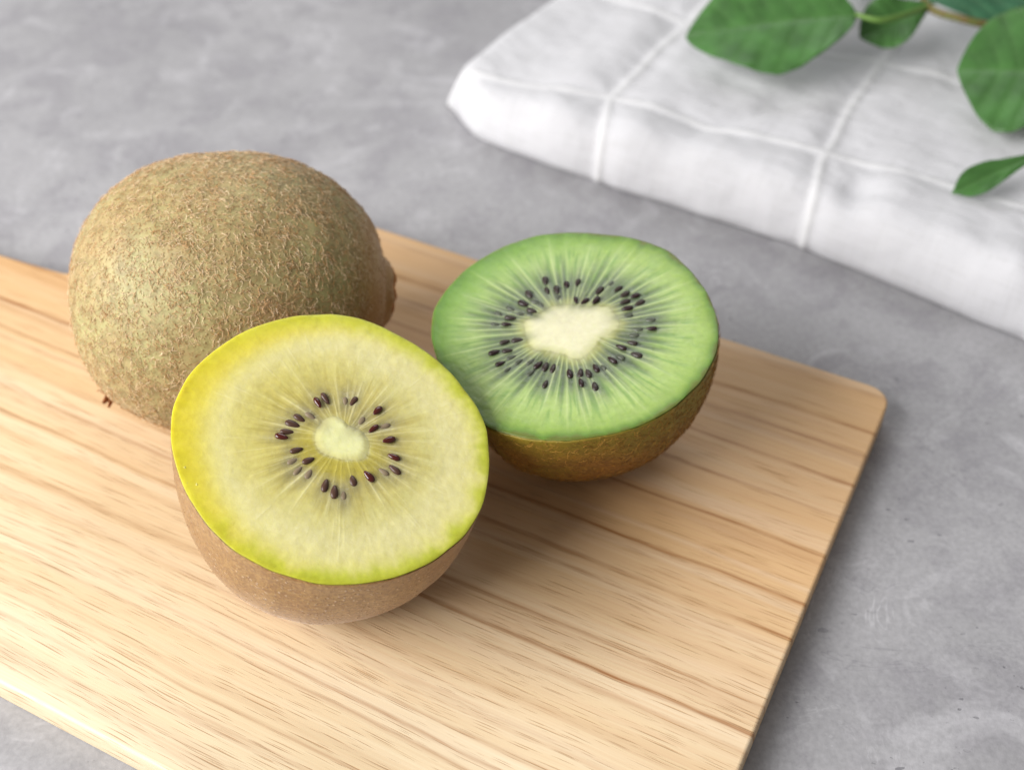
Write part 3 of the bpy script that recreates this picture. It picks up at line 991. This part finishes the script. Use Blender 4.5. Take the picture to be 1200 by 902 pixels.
half_kiwi(dict(
    name='kiwi_half', gold=False, seed=23,
    label='rear right kiwi half with green cut face, ring of black seeds and wide cream core',
    C=(0.01171, 0.17851, 0.03384), n=(-0.1213, -0.0779, 0.9895), body=(0.0341, 1.8388, 2.6922, 0.001, 0.0029),
    outline=[(-28.05, 4.9), (-27.85, 9.27), (-26.21, 13.56), (-21.88, 20.17), (-15.39, 25.35), (-7.68, 28.57), (0.73, 28.7), (8.44, 27.0), (14.54, 24.48), (21.04, 19.82), (24.75, 13.62), (27.34, 6.31), (28.49, -0.76), (27.71, -7.1), (25.4, -13.02), (21.27, -18.74), (16.46, -22.97), (10.63, -25.78), (4.01, -27.27), (-4.24, -27.57), (-9.85, -26.36), (-16.48, -23.2), (-21.23, -16.8), (-24.86, -9.4), (-27.09, -2.78)],
    core=[(-3.78, 7.07), (-1.7, 7.28), (1.02, 6.68), (3.72, 5.83), (7.8, 5.53), (8.7, 3.73), (9.62, -0.19), (5.6, -2.93), (3.07, -6.73), (1.01, -8.37), (-1.55, -6.61), (-4.49, -5.11), (-7.82, -4.47), (-8.78, -2.05), (-9.23, 1.29), (-9.71, 3.5), (-6.59, 4.77)],
    seeds=[(-4.77, 14.69, 0.8), (-4.5, 11.87, 0.7), (-2.52, 11.7, 0.8), (-2.31, 9.58, 0.4), (-0.44, 12.93, 0.9), (1.84, 13.27, 0.8), (1.25, 7.97, 1), (3.03, 7.63, 0.9), (5.25, 7.43, 1), (6.1, 10.28, 0.8), (8.56, 11.99, 0.4), (9.89, 10.26, 0.8), (11.08, 8.51, 0.8), (13.15, 7.84, 0.9), (10.99, 6.42, 0.8), (13.87, 5.84, 0.6), (11.29, 4.35, 1), (11.33, 2.66, 0.4), (15.62, 0.92, 0.4), (15.59, -1.8, 1), (12.87, -1.31, 0.4), (12.09, -2.83, 0.4), (11.59, -4.98, 0.8), (9.37, -6.06, 1), (12.17, -8.08, 0.6), (9.05, -8.28, 0.3), (7.46, -9.2, 1), (5.64, -10.54, 0.5), (4.23, -10.76, 0.9), (2.7, -11.94, 0.8), (1.19, -11.5, 0.6), (1.22, -14.25, 1), (3.75, -15.2, 0.6), (-0.83, -11.52, 0.9), (-3.97, -9.68, 0.7), (-5.44, -9.06, 0.6), (-5.57, -13.67, 0.8), (-6.81, -8.58, 0.9), (-8.21, -7.38, 0.4), (-8.27, -10.27, 0.4), (-10.53, -7.09, 0.5), (-12.71, -8.85, 0.4), (-14.2, -7.32, 0.9), (-12.02, -5.78, 0.4), (-15.37, -4.36, 1), (-12.78, -4.09, 0.8), (-13.24, -1.63, 0.8), (-10.79, -1.33, 0.6), (-12.87, 3.04, 1), (-15.2, 3.73, 0.3), (-12.1, 4.91, 0.8), (-14.51, 6.68, 0.4), (-12.07, 7.68, 0.3), (-9.45, 8.66, 0.9), (-7.76, 6.38, 0.8), (-8.19, 11.12, 0.8), (-7.01, 8.98, 0.4), (-5.83, 7.83, 0.4), (-8.13, 5.46, 0.5), (-10.01, 5.95, 0.3)],
    seed_len=0.0024, pocket_scale=1.45, rays=66, ray_w=1.2, ray_end=(0.7, 1.12), seed_mats=green_mats))


# ------------------------------------------------------------------ the napkin
# front fold runs from F0 to the right; local s along the fold, t back from it
F0 = np.array([-0.0195, 0.3165]); F1 = np.array([0.1300, 0.2190])
sd = (F1 - F0) / np.linalg.norm(F1 - F0)
td = np.array([-sd[1], sd[0]])
LN, WN, TH_N = 0.30, 0.24, 0.0175


def napkin():
    def cord_t1(q_):      # lengthwise cords: distance back from the fold foot, wandering with s
        return np.interp(q_, [-.008, 0, .0444, .08, .1086, .16, .30], [.010, .0115, .0195, .0208, .0238, .033, .05])

    def cord_t2(q_):
        return np.interp(q_, [-.008, .011, .0446, .104, .16, .30], [.076, .0733, .068, .0806, .090, .11])

    def cord_s(k_, q_):   # cords running back, at distance q_ behind the fold foot
        return np.interp(q_, [0, .02, .07, .20], [[.0535, .0445, .0446, .030], [.1145, .1086, .104, .094], [.176, .170, .166, .156]][k_])
    ns_, nt_ = 520, 420
    s = np.linspace(-0.008, LN, ns_)
    arc = np.linspace(0, WN, nt_)
    Sg, Ag = np.meshgrid(s, arc)
    # nose profile: half ellipse of height th and depth dpt
    th_ = TH_N
    dpt = 0.011
    phi = np.linspace(0, PI / 2, 60)
    pt = np.stack([dpt * (1 - np.cos(phi * 1.0)), th_ * np.sin(phi)], 1)
    # lower belly: start slightly under the fold
    pre = np.array([[0.0035, 0.0], [0.0015, 0.0006], [0.0004, 0.0020]])
    nose = np.concatenate([pre, np.stack([dpt * (1 - np.cos(phi)) , 0.0035 + (th_ - 0.0035) * np.sin(phi)], 1)])
    seg = np.concatenate([[0], np.cumsum(np.linalg.norm(np.diff(nose, axis=0), axis=1))])
    total = seg[-1]
    tt = np.where(Ag < total, np.interp(Ag, seg, nose[:, 0]), dpt + (Ag - total))
    zz = np.where(Ag < total, np.interp(Ag, seg, nose[:, 1]), th_)
    # rounded left end: height falls off towards s=0 and the footprint narrows
    e = np.clip((Sg + 0.008) / 0.009, 0, 1)
    endf = np.sqrt(np.clip(1 - (1 - e) ** 2, 0, 1))
    zz = zz * (0.10 + 0.90 * endf)
    # chamfered corner at the near left
    k = np.clip(1 - (Sg + 0.008) / 0.020, 0, 1)
    tt = tt + 0.011 * k ** 1.3 * np.clip(1 - tt / 0.05, 0, 1)
    shift = -0.004 * np.sin(Sg * 33 + 0.5) * np.clip(1 - tt / 0.06, 0, 1) * 0.5
    P2 = np.stack([Sg.ravel(), Ag.ravel()], 1)
    w1 = vnoise(P2, 22, 1.3).reshape(Sg.shape)
    w2 = vnoise(P2 * np.array([1.0, 0.55]), 75, 4.0).reshape(Sg.shape)
    w3 = vnoise(P2 * np.array([0.6, 1.0]), 190, 9.0, 2).reshape(Sg.shape)
    topm = smoothstep(0.004, 0.02, Ag)
    dent = -0.0035 * np.exp(-(((Sg - 0.122) / 0.006) ** 2 + ((Ag - 0.026) / 0.009) ** 2)) + 0.0015 * np.exp(-(((Sg - 0.130) / 0.010) ** 2 + ((Ag - 0.030) / 0.012) ** 2))
    dent = dent - 0.0018 * np.exp(-((Sg - 0.075 - 0.5 * (Ag - 0.03)) / 0.005) ** 2) * np.exp(-((Ag - 0.05) / 0.02) ** 2)
    bulge = dent + 0.0022 * w1 + 0.0011 * w2 + 0.00035 * w3
    cw = 0.0013
    wob = 0.0005 * np.sin(Sg * 90) + 0.0004 * w2
    wob2 = 0.0005 * np.sin(Ag * 95 + 1) + 0.0004 * w2
    dist_ = [tt + wob - cord_t1(Sg), tt + wob - cord_t2(Sg), tt + wob - cord_t2(Sg) - 0.055] + [Sg + wob2 - cord_s(i, tt) for i in range(3)]
    dist_ = np.min(np.abs(np.stack(dist_)), axis=0)
    cord = np.exp(-(dist_ / cw) ** 2)
    pinch = np.exp(-(dist_ / 0.0055) ** 2)      # cloth sags a little beside each cord
    zz = zz + topm * (bulge - 0.0012 * pinch + 0.0006 * cord) * endf
    tt = tt - 0.0032 * smoothstep(0.10, 0.17, Sg) * (1 - smoothstep(0.02, 0.08, tt))
    tt = tt + shift - (1 - smoothstep(0.01, 0.03, Ag)) * (bulge * 0.8 + 0.0010 * cord - 0.0011 * pinch) * smoothstep(0.0, 0.004, Ag)
    X = F0[0] + sd[0] * Sg + td[0] * tt
    Y = F0[1] + sd[1] * Sg + td[1] * tt
    Z = Z_TABLE + np.maximum(zz, 0.0) + 0.0003
    V = np.stack([X.ravel(), Y.ravel(), Z.ravel()], 1)
    nv = len(V)
    F = grid_faces(nt_, ns_, wrap=False)
    # closed underside: border skirt down to the table, then a flat bottom sheet
    border = [i for i in range(ns_)] + [j * ns_ + ns_ - 1 for j in range(1, nt_)] + [(nt_ - 1) * ns_ + i for i in range(ns_ - 2, -1, -1)] + [j * ns_ for j in range(nt_ - 2, 0, -1)]
    Bv = V[border].copy(); Bv[:, 2] = Z_TABLE + 0.0002
    cenv = Bv.mean(0)
    Bi = cenv + (Bv - cenv) * 0.9
    nb = len(border)
    V = np.concatenate([V, Bv, Bi])
    FB = []
    for i in range(nb):
        j = (i + 1) % nb
        FB.append((border[j], border[i], nv + i, nv + j))
        FB.append((nv + j, nv + i, nv + nb + i, nv + nb + j))
    F = np.concatenate([F, np.array(FB)])
    cordc = np.zeros((len(V), 3)); cordc[:nv] = np.clip(cord.ravel() * 1.1, 0, 1)[:, None]
    loc = np.array([F0[0], F0[1], Z_TABLE])
    o = mesh_np('napkin', V - loc, F, mat_cloth(), None, tuple(loc), cols=cordc)
    uvl = o.data.uv_layers.new(name='weave')
    uvv = np.zeros((len(V), 2), dtype=np.float32)
    uvv[:nv, 0] = Sg.ravel(); uvv[:nv, 1] = Ag.ravel()
    li = np.empty(len(o.data.loops), dtype=np.int32)
    o.data.loops.foreach_get('vertex_index', li)
    uvl.data.foreach_set('uv', uvv[li].ravel())
    o['label'] = 'folded white linen napkin with raised checked cords behind the board'
    o['category'] = 'napkin'


napkin()


# ------------------------------------------------------------------ the leafy sprig on the napkin
def tube(name, pts, radii, mat, parent, loc):
    pts = np.array(pts, float)
    # smooth by Catmull-Rom
    Q, R_ = [], []
    n = len(pts)
    for i in range(n - 1):
        p0, p1, p2, p3 = pts[max(i - 1, 0)], pts[i], pts[i + 1], pts[min(i + 2, n - 1)]
        for t_ in np.linspace(0, 1, 10, endpoint=(i == n - 2)):
            Q.append(0.5 * ((2 * p1) + (-p0 + p2) * t_ + (2 * p0 - 5 * p1 + 4 * p2 - p3) * t_ ** 2 + (-p0 + 3 * p1 - 3 * p2 + p3) * t_ ** 3))
            R_.append(radii[i] * (1 - t_) + radii[i + 1] * t_)
    Q = np.array(Q)
    D = np.gradient(Q, axis=0); D /= np.linalg.norm(D, axis=1)[:, None]
    up = np.array([0.1, 0.2, 1.0])
    V = []
    for q_, d_, r_ in zip(Q, D, R_):
        x_ = np.cross(d_, up); x_ /= np.linalg.norm(x_); y_ = np.cross(d_, x_)
        for k in range(10):
            a_ = 2 * PI * k / 10
            V.append(q_ + (x_ * math.cos(a_) + y_ * math.sin(a_)) * r_ - loc)
    m = len(Q)
    F = list(map(tuple, grid_faces(m, 10)))
    return mesh_np(name, V, F, mat, parent)


def leaf(parent, loc, base, tip, width, normal, mat, bend=0.0, fold=0.2, tipbend=0.0, shape=0.55, seed=0, thick=0.00035):
    """blade from base to tip; bend arches it, fold raises the two sides, tipbend curls the end down"""
    base, tip, normal = (np.array(v, float) for v in (base, tip, normal))
    ax = tip - base; L = np.linalg.norm(ax); ax /= L
    nm = normal - ax * (normal @ ax); nm /= np.linalg.norm(nm)
    sdv = np.cross(nm, ax)
    nu, nv_ = 44, 29
    u = np.linspace(0.0, 1.0, nu); v = np.linspace(-1, 1, nv_)
    U, Vv = np.meshgrid(u, v, indexing='ij')
    prof = np.sin(PI * u ** (math.log(0.5) / math.log(shape))) ** 0.75
    prof = np.maximum(prof, 0.012 if shape < 0.8 else 0.20 + 0.1 * (1 - u))
    if shape > 0.8:
        prof *= np.sqrt(np.clip((1 - u) / 0.06, 0.0, 1))
    prof[-1] = 0.01
    g = np.random.default_rng(seed)
    wv_ = 1 + 0.03 * np.sin(U * 9 + g.uniform(0, 6) + Vv)
    W = prof[:, None] * width * 0.5 * wv_
    side = Vv * W
    h = bend * L * np.sin(PI * U) + fold * np.abs(side) * 1.0 - fold * 0.35 * W
    h = h - tipbend * L * np.clip(U - 0.6, 0, 1) ** 2 * 3
    # side veins as low ripples between 6 pairs
    vein = np.zeros(U.shape)
    for k in range(7):
        u0_ = 0.08 + k * 0.125
        dv = (U - (u0_ + np.abs(Vv) * 0.16)) / 0.014
        vein = np.maximum(vein, np.exp(-dv ** 2) * 0.55)
    mid_ = np.exp(-(side / (0.0006 + 0 * U)) ** 2) * (1 - U * 0.5)
    if width < 0.012:
        vein *= 0
    vein = np.maximum(vein, mid_)
    h = h + 0.00035 * np.cos((U - np.abs(Vv) * 0.16) * 2 * PI / 0.125) * (np.abs(Vv) ** 0.5) * prof[:, None] * 0.6 - 0.0004 * mid_
    h = h + 0.0012 * np.sin(U * 11 + g.uniform(0, 6)) * Vv ** 2 * prof[:, None]
    P = base + ax * (U * L)[..., None] + sdv * side[..., None] + nm * h[..., None] - loc
    P2 = P - nm * thick
    top = P.reshape(-1, 3); bot = P2.reshape(-1, 3)
    F = grid_faces(nu, nv_, wrap=False)
    V = np.concatenate([top, bot])
    N1 = len(top)
    border = [i * nv_ for i in range(nu)] + [(nu - 1) * nv_ + j for j in range(1, nv_)] + [i * nv_ + nv_ - 1 for i in range(nu - 2, -1, -1)] + [j for j in range(nv_ - 2, 0, -1)]
    FB = [(border[(i + 1) % len(border)], border[i], N1 + border[i], N1 + border[(i + 1) % len(border)]) for i in range(len(border))]
    Fa = np.concatenate([F[:, ::-1], F + N1, np.array(FB)[:, ::-1]])
    col = np.concatenate([vein.ravel(), vein.ravel()])[:, None] * np.ones((1, 3))
    o = mesh_np('leaf', V, Fa, mat, parent, cols=col)
    bmx = bmesh.new(); bmx.from_mesh(o.data); bmesh.ops.recalc_face_normals(bmx, faces=bmx.faces); bmx.to_mesh(o.data); bmx.free()
    return o


def sprig():
    # all heights measured from the napkin top (about z = 0.011)
    cam_p = np.array([0, 0, 0.19]); pt = math.radians(43.8)

    def at(px, py, z):
        d = np.array([px - 600, -(py - 451), -1410.0])
        w = d[0] * np.array([1, 0, 0]) + d[1] * np.array([0, math.sin(pt), math.cos(pt)]) + d[2] * np.array([0, -math.cos(pt), math.sin(pt)])
        return cam_p + w * ((z - 0.19) / w[2])
    node = at(1088, 8, 0.026)
    loc = np.array([node[0], node[1], 0.0115])
    root = thing('leafy_sprig', 'green leafy sprig lying across the white napkin', 'plant sprig', tuple(loc))
    g1 = mat_leaf('leaf_green', lin((72, 116, 58)), lin((86, 124, 84)), lin((96, 138, 78)))
    g2 = mat_leaf('leaf_blue_green', lin((62, 112, 80)), lin((84, 128, 100)), lin((110, 150, 112)))
    stem_m = mat_plain('brown_green_stem', lin((104, 112, 58)), lin((112, 82, 54)), 260, 0.6)
    pet_m = mat_plain('green_petiole', lin((104, 138, 62)), lin((92, 128, 54)), 200, 0.5)
    tube('stem', [at(1060, -75, 0.020), at(1078, -25, 0.025), node, at(1125, 22, 0.026), at(1165, 30, 0.024), at(1215, 30, 0.022), at(1290, 14, 0.018), at(1370, -12, 0.014)],
         [0.0009, 0.001, 0.0011, 0.0011, 0.0012, 0.0013, 0.0014, 0.0015], stem_m, root, loc)
    tube('petiole', [node, at(1060, 18, 0.028), at(1030, 24, 0.029), at(1003, 17, 0.029)], [0.0009, 0.0009, 0.0008, 0.0006], pet_m, root, loc)
    leaf(root, loc, at(1005, 17, 0.029), at(803, 42, 0.020), 0.036, (0.0, -0.45, 1), g1, bend=0.04, fold=0.10, tipbend=0.03, shape=0.48, seed=1)
    # leaf hanging over beneath the node, seen from its folded side
    leaf(root, loc, at(1098, 2, 0.027), at(1008, 44, 0.020), 0.0155, (-0.1, -0.6, 0.8), g1, bend=0.02, fold=0.30, tipbend=0.0, shape=0.66, seed=2)
    leaf(root, loc, at(1088, -2, 0.028), at(1262, -22, 0.026), 0.030, (0.0, -0.5, 1), g2, bend=0.05, fold=0.12, shape=0.5, seed=3)
    # big leaf on the right, pointing away out of the frame
    leaf(root, loc, at(1300, 92, 0.024), at(1122, 80, 0.021), 0.044, (-0.1, -0.4, 1), g1, bend=0.04, fold=0.08, tipbend=0.02, shape=0.62, seed=4)
    tube('petiole', [at(1300, 92, 0.024), at(1320, 60, 0.020), at(1345, 0, 0.015)], [0.0007, 0.0008, 0.0009], pet_m, root, loc)
    # narrow leaf, edge-on, its tip folded down on the cloth
    leaf(root, loc, at(1296, 160, 0.017), at(1116, 226, 0.0120), 0.0078, (-0.1, -0.55, 0.85), g1, bend=0.13, fold=0.10, tipbend=0.0, shape=0.87, seed=5)
    leaf(root, loc, at(1070, -30, 0.022), at(960, -52, 0.020), 0.03, (0.0, -0.3, 1), g2, bend=0.05, fold=0.1, seed=7)


sprig()
